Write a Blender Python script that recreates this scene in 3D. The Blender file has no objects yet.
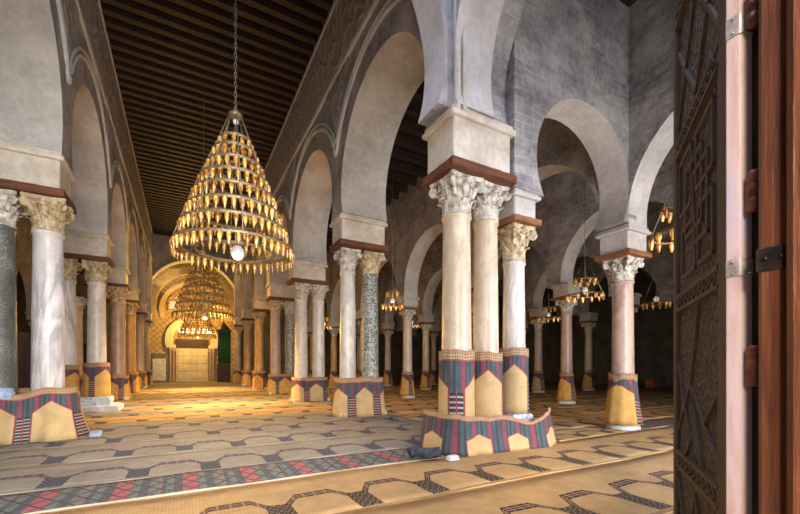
import bpy, bmesh, math, random
from mathutils import Vector, Matrix
PI = math.pi
R = math.radians
random.seed(7)
SC = bpy.context.scene
COL = SC.collection

# ------------------------------------------------------------------ shape collector
class MB:
    def __init__(s):
        s.v = []; s.f = []; s.sm = []; s.uv = {}
    def add(s, verts, faces, smooth=False, uvs=None):
        b = len(s.v); s.v += [tuple(p) for p in verts]
        for i, f in enumerate(faces):
            if uvs is not None: s.uv[len(s.f)] = uvs[i]
            s.f.append(tuple(b + k for k in f)); s.sm.append(smooth)
    def box(s, x0, x1, y0, y1, z0, z1, mat=None):
        v = [(x0,y0,z0),(x1,y0,z0),(x1,y1,z0),(x0,y1,z0),(x0,y0,z1),(x1,y0,z1),(x1,y1,z1),(x0,y1,z1)]
        if mat is not None: v = [mat @ Vector(p) for p in v]
        s.add(v, [(0,3,2,1),(4,5,6,7),(0,1,5,4),(1,2,6,5),(2,3,7,6),(3,0,4,7)])
    def cbox(s, x0, x1, y0, y1, z0, z1, c=.02, mat=None):
        # chamfered slab: vertical edges and both rims cut by c
        def ring(i, z): 
            a0, a1, b0, b1 = x0+i, x1-i, y0+i, y1-i
            return [(a0+c,b0,z),(a1-c,b0,z),(a1,b0+c,z),(a1,b1-c,z),(a1-c,b1,z),(a0+c,b1,z),(a0,b1-c,z),(a0,b0+c,z)]
        v = ring(c,z0)+ring(0,z0+c)+ring(0,z1-c)+ring(c,z1)
        if mat is not None: v = [mat @ Vector(p) for p in v]
        f = [tuple(range(7,-1,-1)), tuple(range(24,32))]
        for r in range(3):
            for k in range(8): f.append((r*8+k, r*8+(k+1)%8, r*8+8+(k+1)%8, r*8+8+k))
        s.add(v, f)
    def lathe(s, prof, n=24, c=(0,0,0), smooth=True, cap=True):
        v = []; f = []
        for r, z in prof:
            for k in range(n):
                a = 2*PI*k/n; v.append((c[0]+r*math.cos(a), c[1]+r*math.sin(a), c[2]+z))
        for i in range(len(prof)-1):
            for k in range(n):
                f.append((i*n+k, i*n+(k+1)%n, (i+1)*n+(k+1)%n, (i+1)*n+k))
        if cap:
            f.append(tuple(range(n-1,-1,-1))); f.append(tuple((len(prof)-1)*n+k for k in range(n)))
        s.add(v, f, smooth)
    def tube(s, pts, r, n=6, closed=False, smooth=True):
        P = [Vector(p) for p in pts]; m = len(P); v = []; f = []
        for i in range(m):
            if closed: t = P[(i+1)%m]-P[i-1]
            else: t = P[min(i+1,m-1)]-P[max(i-1,0)]
            t.normalize()
            up = Vector((0,0,1)) if abs(t.z) < .9 else Vector((0,1,0))
            a = t.cross(up).normalized(); b = t.cross(a).normalized()
            for k in range(n):
                q = 2*PI*k/n + PI/n
                v.append(P[i] + a*math.cos(q)*r + b*math.sin(q)*r)
        for i in range(m if closed else m-1):
            j = (i+1)%m
            for k in range(n): f.append((i*n+k, i*n+(k+1)%n, j*n+(k+1)%n, j*n+k))
        if not closed:
            f.append(tuple(range(n-1,-1,-1))); f.append(tuple((m-1)*n+k for k in range(n)))
        s.add(v, f, smooth)
    def merge(s, o, mat=None):
        vv = o.v if mat is None else [mat @ Vector(p) for p in o.v]
        b = len(s.v); s.v += [tuple(p) for p in vv]; fb = len(s.f)
        for i, f in enumerate(o.f):
            if i in o.uv: s.uv[fb+i] = o.uv[i]
            s.f.append(tuple(b+k for k in f)); s.sm.append(o.sm[i])
    def mesh(s, name, mat, recalc=True):
        me = bpy.data.meshes.new(name); me.from_pydata(s.v, [], s.f); me.update()
        for p, q in zip(me.polygons, s.sm): p.use_smooth = q
        if s.uv:
            ul = me.uv_layers.new(name='UVMap')
            for i, p in enumerate(me.polygons):
                if i in s.uv:
                    for li, c in zip(p.loop_indices, s.uv[i]): ul.data[li].uv = c
        if recalc:
            bm = bmesh.new(); bm.from_mesh(me); bmesh.ops.recalc_face_normals(bm, faces=bm.faces); bm.to_mesh(me); bm.free()
        if mat: me.materials.append(mat)
        return me
    def build(s, name, mat, parent=None, loc=None, recalc=True):
        return link(name, s.mesh(name, mat, recalc), parent, loc)

def link(name, me, parent=None, loc=None, rz=0):
    o = bpy.data.objects.new(name, me); COL.objects.link(o)
    if parent: o.parent = parent
    if loc: o.location = loc
    if rz: o.rotation_euler.z = rz
    return o
def thing(name, label, cat, loc=(0,0,0), rz=0, group=None):
    o = bpy.data.objects.new(name, None); COL.objects.link(o); o.location = loc; o.rotation_euler.z = rz
    o.empty_display_size = .1
    return tag(o, label, cat, group)
def tag(o, label=None, cat=None, group=None, kind=None):
    if label: o['label'] = label
    if cat: o['category'] = cat
    if group: o['group'] = group
    if kind: o['kind'] = kind
    return o
def struct(o, label, cat='wall'):
    return tag(o, label, cat, kind='structure')
def copy_tree(o, parent=None):
    c = o.copy(); COL.objects.link(c)
    if parent: c.parent = parent
    for ch in list(o.children): copy_tree(ch, c)
    return c

# ------------------------------------------------------------------ material expressions
class X:
    def __init__(s, nt, k): s.nt = nt; s.k = k
    def op(s, o, *a):
        n = s.nt.nodes.new('ShaderNodeMath'); n.operation = o
        for i, q in enumerate((s,)+a):
            if isinstance(q, X): s.nt.links.new(q.k, n.inputs[i])
            else: n.inputs[i].default_value = q
        return X(s.nt, n.outputs[0])
    def __add__(s,o): return s.op('ADD',o)
    def __sub__(s,o): return s.op('SUBTRACT',o)
    def __mul__(s,o): return s.op('MULTIPLY',o)
    def __truediv__(s,o): return s.op('DIVIDE',o)
    def lt(s,o): return s.op('LESS_THAN',o)
    def gt(s,o): return s.op('GREATER_THAN',o)
    def fract(s): return s.op('FRACT')
    def floor(s): return s.op('FLOOR')
    def abs(s): return s.op('ABSOLUTE')
    def min(s,o): return s.op('MINIMUM',o)
    def max(s,o): return s.op('MAXIMUM',o)
    def sin(s): return s.op('SINE')
    def inv(s): return (s*-1.0)+1.0
class Mat:
    def __init__(s, name, rough=.7, metal=0.0):
        s.m = bpy.data.materials.new(name); s.m.use_nodes = True; s.nt = s.m.node_tree
        s.b = s.nt.nodes['Principled BSDF']; s.b.inputs['Roughness'].default_value = rough; s.b.inputs['Metallic'].default_value = metal
    def n(s, t, **k):
        n = s.nt.nodes.new('ShaderNode'+t)
        for a, v in k.items(): setattr(n, a, v)
        return n
    def L(s, a, b): s.nt.links.new(a.k if isinstance(a, X) else a, b)
    def pos(s): return s.n('NewGeometry').outputs['Position']
    def obj(s): return s.n('TexCoord').outputs['Object']
    def uv(s):
        p = s.n('SeparateXYZ'); s.L(s.n('TexCoord').outputs['UV'], p.inputs[0]); return X(s.nt,p.outputs[0]), X(s.nt,p.outputs[1])
    def noise(s, vec, scale, detail=4, rough=.55, stretch=None, dist=0):
        if stretch:
            mp = s.n('Mapping'); mp.inputs['Scale'].default_value = stretch; s.L(vec, mp.inputs[0]); vec = mp.outputs[0]
        t = s.n('TexNoise'); t.inputs['Scale'].default_value = scale; t.inputs['Detail'].default_value = detail
        t.inputs['Roughness'].default_value = rough; t.inputs['Distortion'].default_value = dist
        s.L(vec, t.inputs['Vector']); return X(s.nt, t.outputs[0])
    def ramp(s, fac, stops):
        r = s.n('ValToRGB'); e = r.color_ramp.elements
        while len(e) < len(stops): e.new(.5)
        for q, (p, c) in zip(e, stops): q.position = p; q.color = (*c, 1)
        s.L(fac, r.inputs[0]); return r.outputs[0]
    def mix(s, fac, a, b, blend='MIX'):
        m = s.n('Mix', data_type='RGBA', blend_type=blend)
        for q, i in ((fac,0),(a,6),(b,7)):
            if isinstance(q, X): s.L(q.k, m.inputs[i])
            elif isinstance(q, tuple): m.inputs[i].default_value = (*q, 1)
            elif isinstance(q, (int,float)): m.inputs[i].default_value = q
            else: s.L(q, m.inputs[i])
        return m.outputs[2]
    def base(s, c):
        if isinstance(c, tuple): s.b.inputs['Base Color'].default_value = (*c,1)
        else: s.L(c, s.b.inputs['Base Color'])
    def bump(s, h, strength=.4, dist=.02):
        b = s.n('Bump'); b.inputs['Strength'].default_value = strength; b.inputs['Distance'].default_value = dist
        s.L(h, b.inputs['Height']); s.L(b.outputs[0], s.b.inputs['Normal'])
def simple(name, c, rough=.6, metal=0, var=.25, scale=6):
    m = Mat(name, rough, metal)
    f = m.noise(m.obj(), scale)
    m.base(m.ramp(f, [(.3, tuple(q*(1-var) for q in c)), (.7, tuple(min(1,q*(1+var)) for q in c))]))
    m.bump(f, .2, .01); return m.m

def stone(name, lo, hi, brick=None, rough=.85, streak=.25, bumpd=.03, grain=1.3):
    m = Mat(name, rough); p = m.pos()
    a = m.noise(p, grain, 6, .6); b = m.noise(p, 9, 5, .6)
    c = m.ramp(a*.65+b*.35, [(.36, lo), (.62, hi)])
    st = m.noise(p, 2.2, 4, .6, (1,1,.14))
    c = m.mix(((st-.52)*3.0).max(0.0).min(1.0)*streak, c, tuple(q*.45 for q in lo))
    h = a*.5 + b*.6
    if brick:
        sp = m.n('SeparateXYZ'); m.L(p, sp.inputs[0])
        cb = m.n('CombineXYZ'); m.L((X(m.nt,sp.outputs[0])+X(m.nt,sp.outputs[1])).k, cb.inputs[0]); m.L(sp.outputs[2], cb.inputs[1])
        # wobble so the courses are not ruler straight
        wv = m.n('VectorMath', operation='ADD'); nz = m.n('TexNoise'); nz.inputs['Scale'].default_value = 1.2; m.L(p, nz.inputs['Vector'])
        sc = m.n('VectorMath', operation='SCALE'); sc.inputs[3].default_value = .16; m.L(nz.outputs[1], sc.inputs[0])
        m.L(cb.outputs[0], wv.inputs[0]); m.L(sc.outputs[0], wv.inputs[1])
        br = m.n('TexBrick'); m.L(wv.outputs[0], br.inputs['Vector'])
        br.inputs['Scale'].default_value = 1.0; br.inputs['Brick Width'].default_value = brick[0]; br.inputs['Row Height'].default_value = brick[1]
        br.inputs['Mortar Size'].default_value = .009; br.inputs['Mortar Smooth'].default_value = .6; br.inputs['Bias'].default_value = 0
        br.inputs['Color1'].default_value = (.62,.62,.62,1); br.inputs['Color2'].default_value = (1.0,1.0,1.0,1); br.inputs['Mortar'].default_value = (brick[2],)*3+(1,)
        wear = ((m.noise(p,.9,4)-.34)*4).max(0.0).min(1.0)
        c = m.mix(wear*.95, c, m.mix(1.0, c, br.outputs[0], 'MULTIPLY'))
        h = h + X(m.nt, br.outputs[1])*(-1.0)*wear
    m.base(c); m.bump(h, .6, bumpd); return m.m

M = {}
M['wall'] = stone('wall_plaster', (.18,.165,.16), (.50,.47,.45), (.46,.13,1.35), streak=.35, bumpd=.05)
M['nave'] = stone('nave_wall_plaster', (.17,.16,.16), (.46,.43,.42), None, streak=.5, bumpd=.05)
M['arch'] = stone('arch_plaster', (.42,.39,.36), (.66,.62,.57), None, streak=.2, bumpd=.015)
M['block'] = stone('limestone_block', (.50,.43,.34), (.74,.67,.56), None, streak=.22, bumpd=.02, grain=2.5)
M['mold'] = stone('moulding_plaster', (.46,.44,.42), (.66,.63,.6), None, streak=.1, bumpd=.01)
M['capital'] = stone('carved_marble', (.36,.31,.25), (.78,.73,.65), None, streak=.35, bumpd=.06, grain=9)
M['capital_gold'] = stone('carved_honey_stone', (.34,.24,.12), (.74,.61,.40), None, streak=.35, bumpd=.06, grain=9)
def stucco():
    m = Mat('carved_stucco', .9); p = m.pos()
    mp = m.n('Mapping'); mp.inputs['Scale'].default_value = (1.6,1.6,.9); m.L(p, mp.inputs[0])
    v = m.n('TexVoronoi', feature='DISTANCE_TO_EDGE'); v.inputs['Scale'].default_value = 1.9; m.L(mp.outputs[0], v.inputs['Vector'])
    e = (X(m.nt, v.outputs[0])*7.0).min(1.0)
    a = m.noise(p, 3, 5)
    c = m.ramp(a, [(.3,(.23,.21,.205)),(.7,(.42,.39,.37))])
    m.base(m.mix(e.inv()*.55, c, (.52,.49,.46))); m.bump(e*-1.0 + a*.5, 1.0, .07); return m.m
M['stucco'] = stucco()
def wood(name, lo, hi, axis, rough=.6, b=.3):
    m = Mat(name, rough); st = [9,9,9]; st[axis] = .7
    f = m.noise(m.obj(), 3, 6, .65, tuple(st)); g = m.noise(m.obj(), 2.5, 4)
    m.base(m.ramp(f*.7+g*.3, [(.32,lo),(.66,hi)])); m.bump(f, b, .01); return m.m
M['beam'] = wood('dark_beam_wood', (.013,.006,.004), (.046,.021,.012), 0)
M['plank'] = wood('ceiling_plank_wood', (.012,.006,.004), (.032,.017,.010), 1)
M['impost_wood'] = wood('red_impost_wood', (.055,.018,.008), (.22,.075,.03), 0, .75, .6)
M['orange_wood'] = wood('orange_impost_wood', (.13,.045,.015), (.36,.15,.06), 0, .75, .6)
M['door_dark'] = wood('carved_door_wood', (.030,.016,.010), (.088,.054,.034), 2, .7)
M['door_red'] = wood('red_brown_jamb_wood', (.040,.011,.006), (.175,.052,.021), 2, .45, .7)
M['screen'] = wood('screen_wood', (.022,.008,.005), (.075,.028,.016), 2, .55)
def pinkpost():
    m = Mat('worn_pale_paint', .45); o = m.obj()
    f = m.noise(o, 2.2, 5, .6, (5,5,.8)); g = m.noise(o, 26, 4, .7); k = m.noise(o, 9, 5, .7, (3,3,.5))
    c = m.ramp(f, [(.3,(.42,.26,.25)),(.5,(.52,.41,.47)),(.68,(.43,.40,.60))])
    c = m.mix(((g-.68)*14).max(0.0).min(1.0), c, (.20,.08,.06))
    m.base(m.mix(((k-.66)*10).max(0.0).min(1.0)*.8, c, (.26,.11,.08))); m.bump(g+f, .35, .008); return m.m
M['pinkpost'] = pinkpost()
def carved():
    m = Mat('carved_relief', .6); o = m.obj()
    v = m.n('TexVoronoi', feature='DISTANCE_TO_EDGE'); v.inputs['Scale'].default_value = 26
    w = m.n('VectorMath', operation='ADD'); nz = m.n('TexNoise'); nz.inputs['Scale'].default_value = 14; m.L(o, nz.inputs['Vector'])
    sc = m.n('VectorMath', operation='SCALE'); sc.inputs[3].default_value = .06; m.L(nz.outputs[1], sc.inputs[0]); m.L(o, w.inputs[0]); m.L(sc.outputs[0], w.inputs[1])
    m.L(w.outputs[0], v.inputs['Vector'])
    e = (X(m.nt, v.outputs[0])*4.5).min(1.0)
    m.base(m.ramp(e, [(.15,(.15,.09,.055)),(.6,(.022,.012,.008))])); m.bump(e*-1.0, 1.0, .03); return m.m
M['carved'] = carved()
M['iron'] = simple('dark_iron', (.055,.04,.036), .45, .8, .4, 20)
M['rust'] = simple('rusty_iron', (.16,.06,.035), .5, .6, .5, 30)
M['tin'] = simple('pale_painted_tin', (.36,.33,.37), .4, .35, .25, 40)
M['brass'] = simple('aged_brass', (.30,.225,.13), .45, .6, .3, 20)
M['chain'] = simple('chain_steel', (.22,.20,.17), .45, .7, .2, 20)
M['plastic'] = simple('crumpled_plastic', (.62,.66,.72), .3, 0, .2, 14)
M['cloth_dark'] = simple('dark_fabric', (.035,.04,.06), .9, 0, .5, 14)
M['cloth_blue'] = simple('pale_blue_plastic', (.30,.40,.55), .35, 0, .3, 14)
M['cloth_white'] = simple('white_cloth', (.62,.62,.68), .7, 0, .12, 14)
M['green'] = simple('green_curtain', (.012,.10,.035), .8, 0, .4, 6)
M['orange'] = simple('orange_crate_paint', (.62,.15,.04), .6, 0, .2, 6)
M['plinth'] = stone('plinth_marble', (.5,.48,.46), (.8,.78,.76), None, streak=.1, bumpd=.01, grain=3)
def marble(name, lo, hi, vein, amt=.6, scale=1.6, stretch=(1,1,.28), rough=.35, dark=1.2):
    m = Mat(name, rough); o = m.pos()
    f = m.noise(o, scale, 6, .6, stretch, 1.6); g = m.noise(o, 5, 5, .6)
    c = m.ramp(g*.5+f*.5, [(.35,lo),(.65,hi)])
    v = (((f-.5).abs()*-14.0)+1.0).max(0.0)
    m.base(m.mix(v*amt, c, vein)); m.bump(g, .12, .01); return m.m
M['white_marble'] = marble('white_marble', (.56,.50,.43), (.78,.73,.66), (.42,.37,.33))
M['veined_marble'] = marble('veined_marble', (.56,.52,.50), (.80,.77,.75), (.36,.32,.33), .85, 1.3)
M['cream_marble'] = marble('cream_marble', (.52,.42,.30), (.74,.63,.48), (.40,.30,.20), .4)
M['honey_marble'] = marble('honey_marble', (.46,.27,.09), (.66,.45,.20), (.34,.20,.08), .5)
M['rose_marble'] = marble('rose_marble', (.34,.22,.17), (.56,.40,.32), (.60,.5,.42), .35)
def granite():
    m = Mat('speckled_granite', .4); o = m.pos()
    v = m.n('TexVoronoi'); v.inputs['Scale'].default_value = 34; m.L(o, v.inputs['Vector'])
    f = m.noise(o, 22, 4, .7)
    sp = m.n('SeparateColor'); m.L(v.outputs['Color'], sp.inputs[0])
    k = X(m.nt, sp.outputs[0])*.6 + f*.4
    m.base(m.ramp(k, [(.25,(.06,.075,.07)),(.45,(.20,.22,.19)),(.62,(.36,.36,.31)),(.8,(.55,.53,.46))])); return m.m
M['granite'] = granite()
def dgranite():
    m = Mat('dark_green_granite', .4); o = m.pos()
    f = m.noise(o, 40, 4, .7); g = m.noise(o, 3, 4)
    m.base(m.ramp(f*.7+g*.3, [(.4,(.05,.055,.05)),(.56,(.13,.14,.12)),(.66,(.45,.42,.36))])); return m.m
M['dark_granite'] = dgranite()

TAN = (.56,.39,.185)
def cover(name, tan=TAN, base=False, gold=False):
    # upright rush mat: u in niche periods, v 0..1 up
    m = Mat(name, .85); u, v = m.uv(); o = m.pos()
    f = m.noise(o, 5, 4); weave = ((u*260.0).sin()*.5+.5)*.5 + ((v*330.0).sin()*.5+.5)*.5
    t = m.ramp(f*.7+weave*.3, [(.3, tuple(q*.78 for q in tan)), (.7, tuple(q*1.15 for q in tan))])
    # stripes
    fq = .8 if base else 1.0; s = (u*(10.0*fq)+((v*26.0).fract()-.5).abs()*.35).fract(); s2 = (u*(3.3333*fq)+((v*26.0).fract()-.5).abs()*.12).fract(); tick = (((v*60.0)+(u*70.0)).fract()).gt(.42)
    pink, teal, navy, plum = (.33,.045,.085), (.032,.125,.155), (.02,.03,.055), (.11,.07,.095)
    c = m.mix(s.gt(.5), teal, navy)
    c = m.mix(s2.lt(.34)*s.lt(.7), c, pink)
    c = m.mix((s2.gt(.62))*s.gt(.62), c, plum)
    c = m.mix(tick.inv()*.20, c, (.40,.31,.22)); c = m.mix((((v*44.0)-(u*52.0)).fract()).gt(.55)*.5, c, (.022,.022,.035))
    c = m.mix(((f-.45)*2.5).max(0.0).min(.45), c, (.05,.045,.05))
    # divider block below the stripes
    fu = u.fract(); w = (fu-.5).abs()                    # .5 at the middle of the niche, 0 at the divider
    blk = ((u*24.0).fract().lt(.5)); bar = ((v*16.0).fract()).lt(.36)
    dv = m.mix(bar, (.03,.035,.055), (.42,.34,.24))
    dv = m.mix((w.lt(.012)), dv, pink)
    if not base: c = m.mix(v.lt(.50)*w.lt(.12), c, dv)
    # niche: pentagon
    top = (((w.inv()-.5)*-.55)+.74)                      # w=.5 -> .72 ; falls off sideways
    if base: top = top-.22
    if gold: top = top+.07
    niche = w.gt(.23 if base else .11 if gold else .155)*v.lt(top)
    edge = w.gt(.215 if base else .095 if gold else .135)*v.lt((top+.02))
    c = m.mix(edge, c, (.34,.05,.06)); c = m.mix(niche, c, t)
    # border at the rim
    zz = ((((u*22.0).fract()-.5).abs()*2.0) + ((((v-.9)*26.0).fract()-.5).abs()*2.0)).lt(.8)
    bd = m.mix(zz, (.46,.32,.16), (.16,.10,.08))
    c = m.mix(v.gt(.89), c, bd); c = m.mix(v.gt(.975), c, (.40,.20,.10)); c = m.mix(v.gt(.872)*v.lt(.892), c, (.36,.08,.07))
    m.base(c); m.bump(weave+f*.5, .35, .008); return m.m
M['cover'] = cover('woven_cover'); M['cover_base'] = cover('loose_striped_cover', base=True); M['cover_gold'] = cover('golden_woven_cover', (.66,.38,.10), gold=True)
def floormat(name, tan, line):
    m = Mat(name, .9); u, v = m.uv(); o = m.pos()
    f = m.noise(o, 1.1, 4); g = m.noise(o, 7, 4); weave = (v*420.0).sin()*.5+.5; wv2 = (u*160.0).sin()*.5+.5
    t = m.ramp(f*.5+g*.3+weave*.12+wv2*.08, [(.36, tuple(q*.66 for q in tan)), (.62, tuple(q*1.12 for q in tan))])
    w = ((u.fract())-.5).abs()                            # 0 at divider
    top = (w*1.05+.25).min(.54).max(.355)
    d = (v-top).abs()
    rope = (((u*7.0).fract()).gt(.16))
    ln = d.lt(.050)*w.gt(.07)*(d.gt(.012)*d.lt(.020)).inv()
    dv = w.lt(.145)*v.gt(.05)*v.lt(.40)
    pat = ((((v*13.0).fract()-.5).abs()*2.0 + (((u*10.0).fract()-.5).abs()*2.0)).fract()).gt(.20)
    c = m.mix(ln, t, m.mix(rope, (.30,.09,.07), line))
    c = m.mix(dv, c, m.mix(pat, tuple(q*.72 for q in tan), line))
    c = m.mix(v.gt(.975), c, tuple(min(1,q*1.35) for q in tan))
    c = m.mix(v.lt(.045), c, tuple(q*.5 for q in tan))
    m.base(c); m.bump(weave+g*.6, .35, .01); return m.m
M['floormat'] = floormat('rush_floor_mat', (.46,.285,.12), (.012,.011,.016))
M['floormat_grey_shaded'] = floormat('grey_shaded_rush_floor_mat', (.255,.228,.190), (.018,.027,.068))  # navy-patterned mats; cool shade on the nave floor is painted into the greyed tan
def runner():
    m = Mat('striped_runner', .9); u, v = m.uv(); o = m.pos()
    g = m.noise(o, 7, 4); s = (u*1.5).fract(); s3 = (u*6.0).fract()
    c = m.mix(s3.gt(.45), (.10,.15,.15), (.055,.06,.09))
    c = m.mix(s.lt(.24), c, (.36,.075,.10)); c = m.mix(s.gt(.55)*s.lt(.68), c, (.16,.14,.14))
    dia = ((((u*4.5).fract()-.5).abs()*2.0) - (((v*3.0).fract()-.5).abs()*2.0)).abs().lt(.14)
    c = m.mix(dia, c, (.018,.018,.03))
    tick = (((v*75.0)).fract()).gt(.6); c = m.mix(tick*.3, c, (.34,.28,.22))
    e = (v-.5).abs(); c = m.mix(e.gt(.465), c, (.46,.38,.28)); c = m.mix(e.gt(.43)*e.lt(.465), c, (.05,.05,.06))
    m.base(c); m.bump(tick+g, .3, .01); return m.m
M['runner'] = runner()
def glow(name, c, e, col=None, rough=.2):
    m = Mat(name, rough); m.base(col or c); m.b.inputs['Emission Color'].default_value = (*c,1); m.b.inputs['Emission Strength'].default_value = e; return m.m
M['amber'] = None
def amber():
    m = Mat('amber_glass', .12); oi = m.n('ObjectInfo'); p = m.n('SeparateXYZ'); m.L(m.obj(), p.inputs[0])
    g = m.noise(m.pos(), 7, 2)
    c = m.ramp(g, [(.36,(.20,.05,.008)),(.5,(.50,.25,.03)),(.64,(.78,.50,.12))])
    m.base(c); m.b.inputs['Emission Strength'].default_value = .06; m.L(c, m.b.inputs['Emission Color'])
    m.b.inputs['Specular IOR Level'].default_value = .9; return m.m
M['amber'] = amber()
M['bulb'] = glow('lit_white_globe', (1,.95,.85), .2, (.55,.55,.55))
M['lit'] = glow('lit_lamp', (1,.86,.5), 9)
def gold():
    m = Mat('gilded_tile', .45); p = m.pos()
    sp = m.n('SeparateXYZ'); m.L(p, sp.inputs[0]); x = X(m.nt,sp.outputs[0]); z = X(m.nt,sp.outputs[2])
    a = (((x*2.0).fract()-.5).abs() + (((z*2.0).fract())-.5).abs())
    g = m.noise(p, 6, 5)
    c = m.ramp(g, [(.3,(.36,.22,.07)),(.7,(.62,.43,.16))])
    m.base(m.mix((a-.5).abs().lt(.12), c, (.30,.19,.065))); m.bump(a, .5, .03); return m.m
M['gold'] = gold()
M['gold_plain'] = stone('honey_plaster', (.44,.30,.12), (.66,.48,.22), None, streak=.15, bumpd=.02)
M['ochre'] = stone('ochre_marble', (.56,.47,.32), (.76,.68,.50), None, streak=.1, bumpd=.01)
M['ground'] = simple('stone_floor', (.22,.17,.11), .9, 0, .2, 2)
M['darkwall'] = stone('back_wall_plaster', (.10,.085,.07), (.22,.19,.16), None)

# ------------------------------------------------------------------ arcade walls
def arcade(name, label, mat, horiz, fixed, half, piers, hp, zs, cz, ztop, zface=None, archmat=None):
    """wall along Y (horiz=False) at X=fixed, or along X; piers = centres; hp = half pier width; horseshoe arches"""
    def P(s, t, z): return (s, fixed+t, z) if horiz else (fixed+t, s, z)
    wall = MB(); intr = MB()
    n = 44
    for s0, s1 in zip(piers[:-1], piers[1:]):
        c = (s0+s1)/2; hs = (s1-s0)/2 - hp; Rr = math.hypot(hs, cz-zs); ph = math.asin((cz-zs)/Rr)
        L = (s1-s0)/2
        angs = [-ph + (PI+2*ph)*k/n for k in range(n+1)]
        for q in (math.atan2(ztop-cz, L), PI-math.atan2(ztop-cz, L)): angs.append(q)
        angs.sort()
        inner = [(c+Rr*math.cos(a), cz+Rr*math.sin(a)) for a in angs]
        outer = []
        for a in angs:
            ca, sa = math.cos(a), math.sin(a); t = 1e9
            if abs(ca) > 1e-6: t = min(t, L/abs(ca))
            if sa > 1e-6: t = min(t, (ztop-cz)/sa)
            z = max(cz+t*sa, zs); outer.append((c+t*ca, z))
        outer[0] = (s1, zs); outer[-1] = (s0, zs)
        for t in (-half, half):
            v = [P(a, t, z) for a, z in inner] + [P(a, t, z) for a, z in outer]; m = len(inner)
            wall.add(v, [(i, i+1, m+i+1, m+i) for i in range(m-1)])
        v = [P(a, -half, z) for a, z in inner] + [P(a, half, z) for a, z in inner]
        intr.add(v, [(i, i+1, m+i+1, m+i) for i in range(m-1)], True)
        # underside of the half piers
        for a, b in ((s0, s0+hp), (s1-hp, s1)):
            wall.add([P(a,-half,zs),P(b,-half,zs),P(b,half,zs),P(a,half,zs)], [(0,1,2,3)])
    for s in (piers[0], piers[-1]):
        wall.add([P(s,-half,zs),P(s,half,zs),P(s,half,ztop),P(s,-half,ztop)], [(0,1,2,3)])
    o = wall.build(name, mat); struct(o, label)
    i = intr.build('arch_soffit', archmat or M['arch'], o, recalc=False)
    i['label'] = 'pale smooth plaster soffits of the horseshoe arches'
    return o
def moulding(parent, horiz, fixed, t, piers, hp, zs, cz, off=.55, r=.045):
    def P(s, z): return (s, fixed+t, z) if horiz else (fixed+t, s, z)
    mb = MB()
    for s0, s1 in zip(piers[:-1], piers[1:]):
        c = (s0+s1)/2; hs = (s1-s0)/2-hp; Rr = math.hypot(hs, cz-zs)
        for o_, rr in ((off, r), (off+.14, r*.8)):
            Q = Rr+o_; L = (s1-s0)/2-.02
            a0 = math.acos(min(1, L/Q)) if Q > L else -.35
            pts = [P(c+Q*math.cos(a), cz+Q*math.sin(a)) for a in [a0+(PI-2*a0)*k/40 for k in range(41)]]
            mb.tube(pts, rr, 6)
    o = mb.build('moulding', M['mold'], parent); o['label'] = 'pale double moulding around the arch heads'
    return o

NY = [.35, 5.25, 10.15, 15.35, 19.9, 24.5, 29.6, 34.7]
AY = [.35, 5.2, 10.0, 14.8, 19.5, 24.3, 29.1, 34.0]
NTOP = 11.8; ATOP = 9.0
LX, RX = -2.68, 4.33
wl = arcade('wall_left', 'tall left nave wall of grey plaster over horseshoe arches', M['nave'], False, LX, .64, NY, .45, 5.45, 6.08, NTOP)
moulding(wl, False, LX, .66, NY, .45, 5.45, 6.08)
wr = arcade('wall_right', 'tall right nave wall of grey plaster over horseshoe arches', M['nave'], False, RX, .66, NY[1:], .45, 5.45, 6.08, NTOP)
arcade('wall_right_front', 'inner order of the great arch springing from the front pier toward the entrance', M['wall'], False, 4.06, .385, NY[:2], .45, 5.45, 6.08, NTOP)
arcade('wall_right_front_outer', 'recessed outer order of the great arch beside the front pier', M['wall'], False, 4.69, .25, NY[:2], .28, 5.45, 6.08, NTOP, archmat=M['wall'])
moulding(wr, False, RX, -.68, NY[1:], .45, 5.45, 6.08)
# carved stucco band above the nave arches, both sides, with string courses
for nm, x0, x1, parent in (('l', LX+.645, LX+.675, wl), ('r', RX-.695, RX-.665, wr)):
    mb = MB(); mb.box(x0, x1, 5.9, 34.5, 9.35, NTOP-.55); o = mb.build('stucco_band', M['stucco'], parent); o['label'] = 'band of carved stucco above the arches'
    mb = MB()
    for z in (9.28, 11.3): mb.box(x0-.03, x1+.03, 5.9, 34.5, z-.05, z+.05)
    o = mb.build('string_course', M['mold'], parent)
    mb = MB()   # stucco in the spandrels between arch heads
    for s in NY[2:-1]:
        n = 10; v = []
        for k in range(n+1):
            z = 7.55+(9.3-7.55)*k/n; hw = .05+.9*(k/n)**1.7
            v += [((x0+x1)/2-.012, s-hw, z), ((x0+x1)/2-.012, s+hw, z), ((x0+x1)/2+.012, s-hw, z), ((x0+x1)/2+.012, s+hw, z)]
        f = []
        for k in range(n):
            a = k*4; b = a+4
            f += [(a,a+1,b+1,b),(a+2,a+3,b+3,b+2),(a,a+2,b+2,b),(a+1,a+3,b+3,b+1)]
        f += [(0,1,3,2),(n*4,n*4+1,n*4+3,n*4+2)]
        mb.add(v, f)
    o = mb.build('stucco_spandrel', M['stucco'], parent)
walls = []
for x, nm, lb in ((8.6,'wall_aisle_first','brick coursed aisle wall on round arches, next to the nave'),(12.5,'wall_aisle_second','second aisle wall on round arches, right of the nave'),
              (16.4,'wall_aisle_third','third aisle wall on round arches, in shade'),(20.3,'wall_aisle_fourth','fourth aisle wall on round arches, deepest on the right')):
    arcade(nm, lb, M['wall'], False, x, .34, AY, .34, 4.4, 4.62, ATOP)
arcade('wall_aisle_left', 'aisle wall on round arches left of the nave', M['wall'], False, -7.2, .34, AY, .34, 4.4, 4.62, ATOP)
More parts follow.
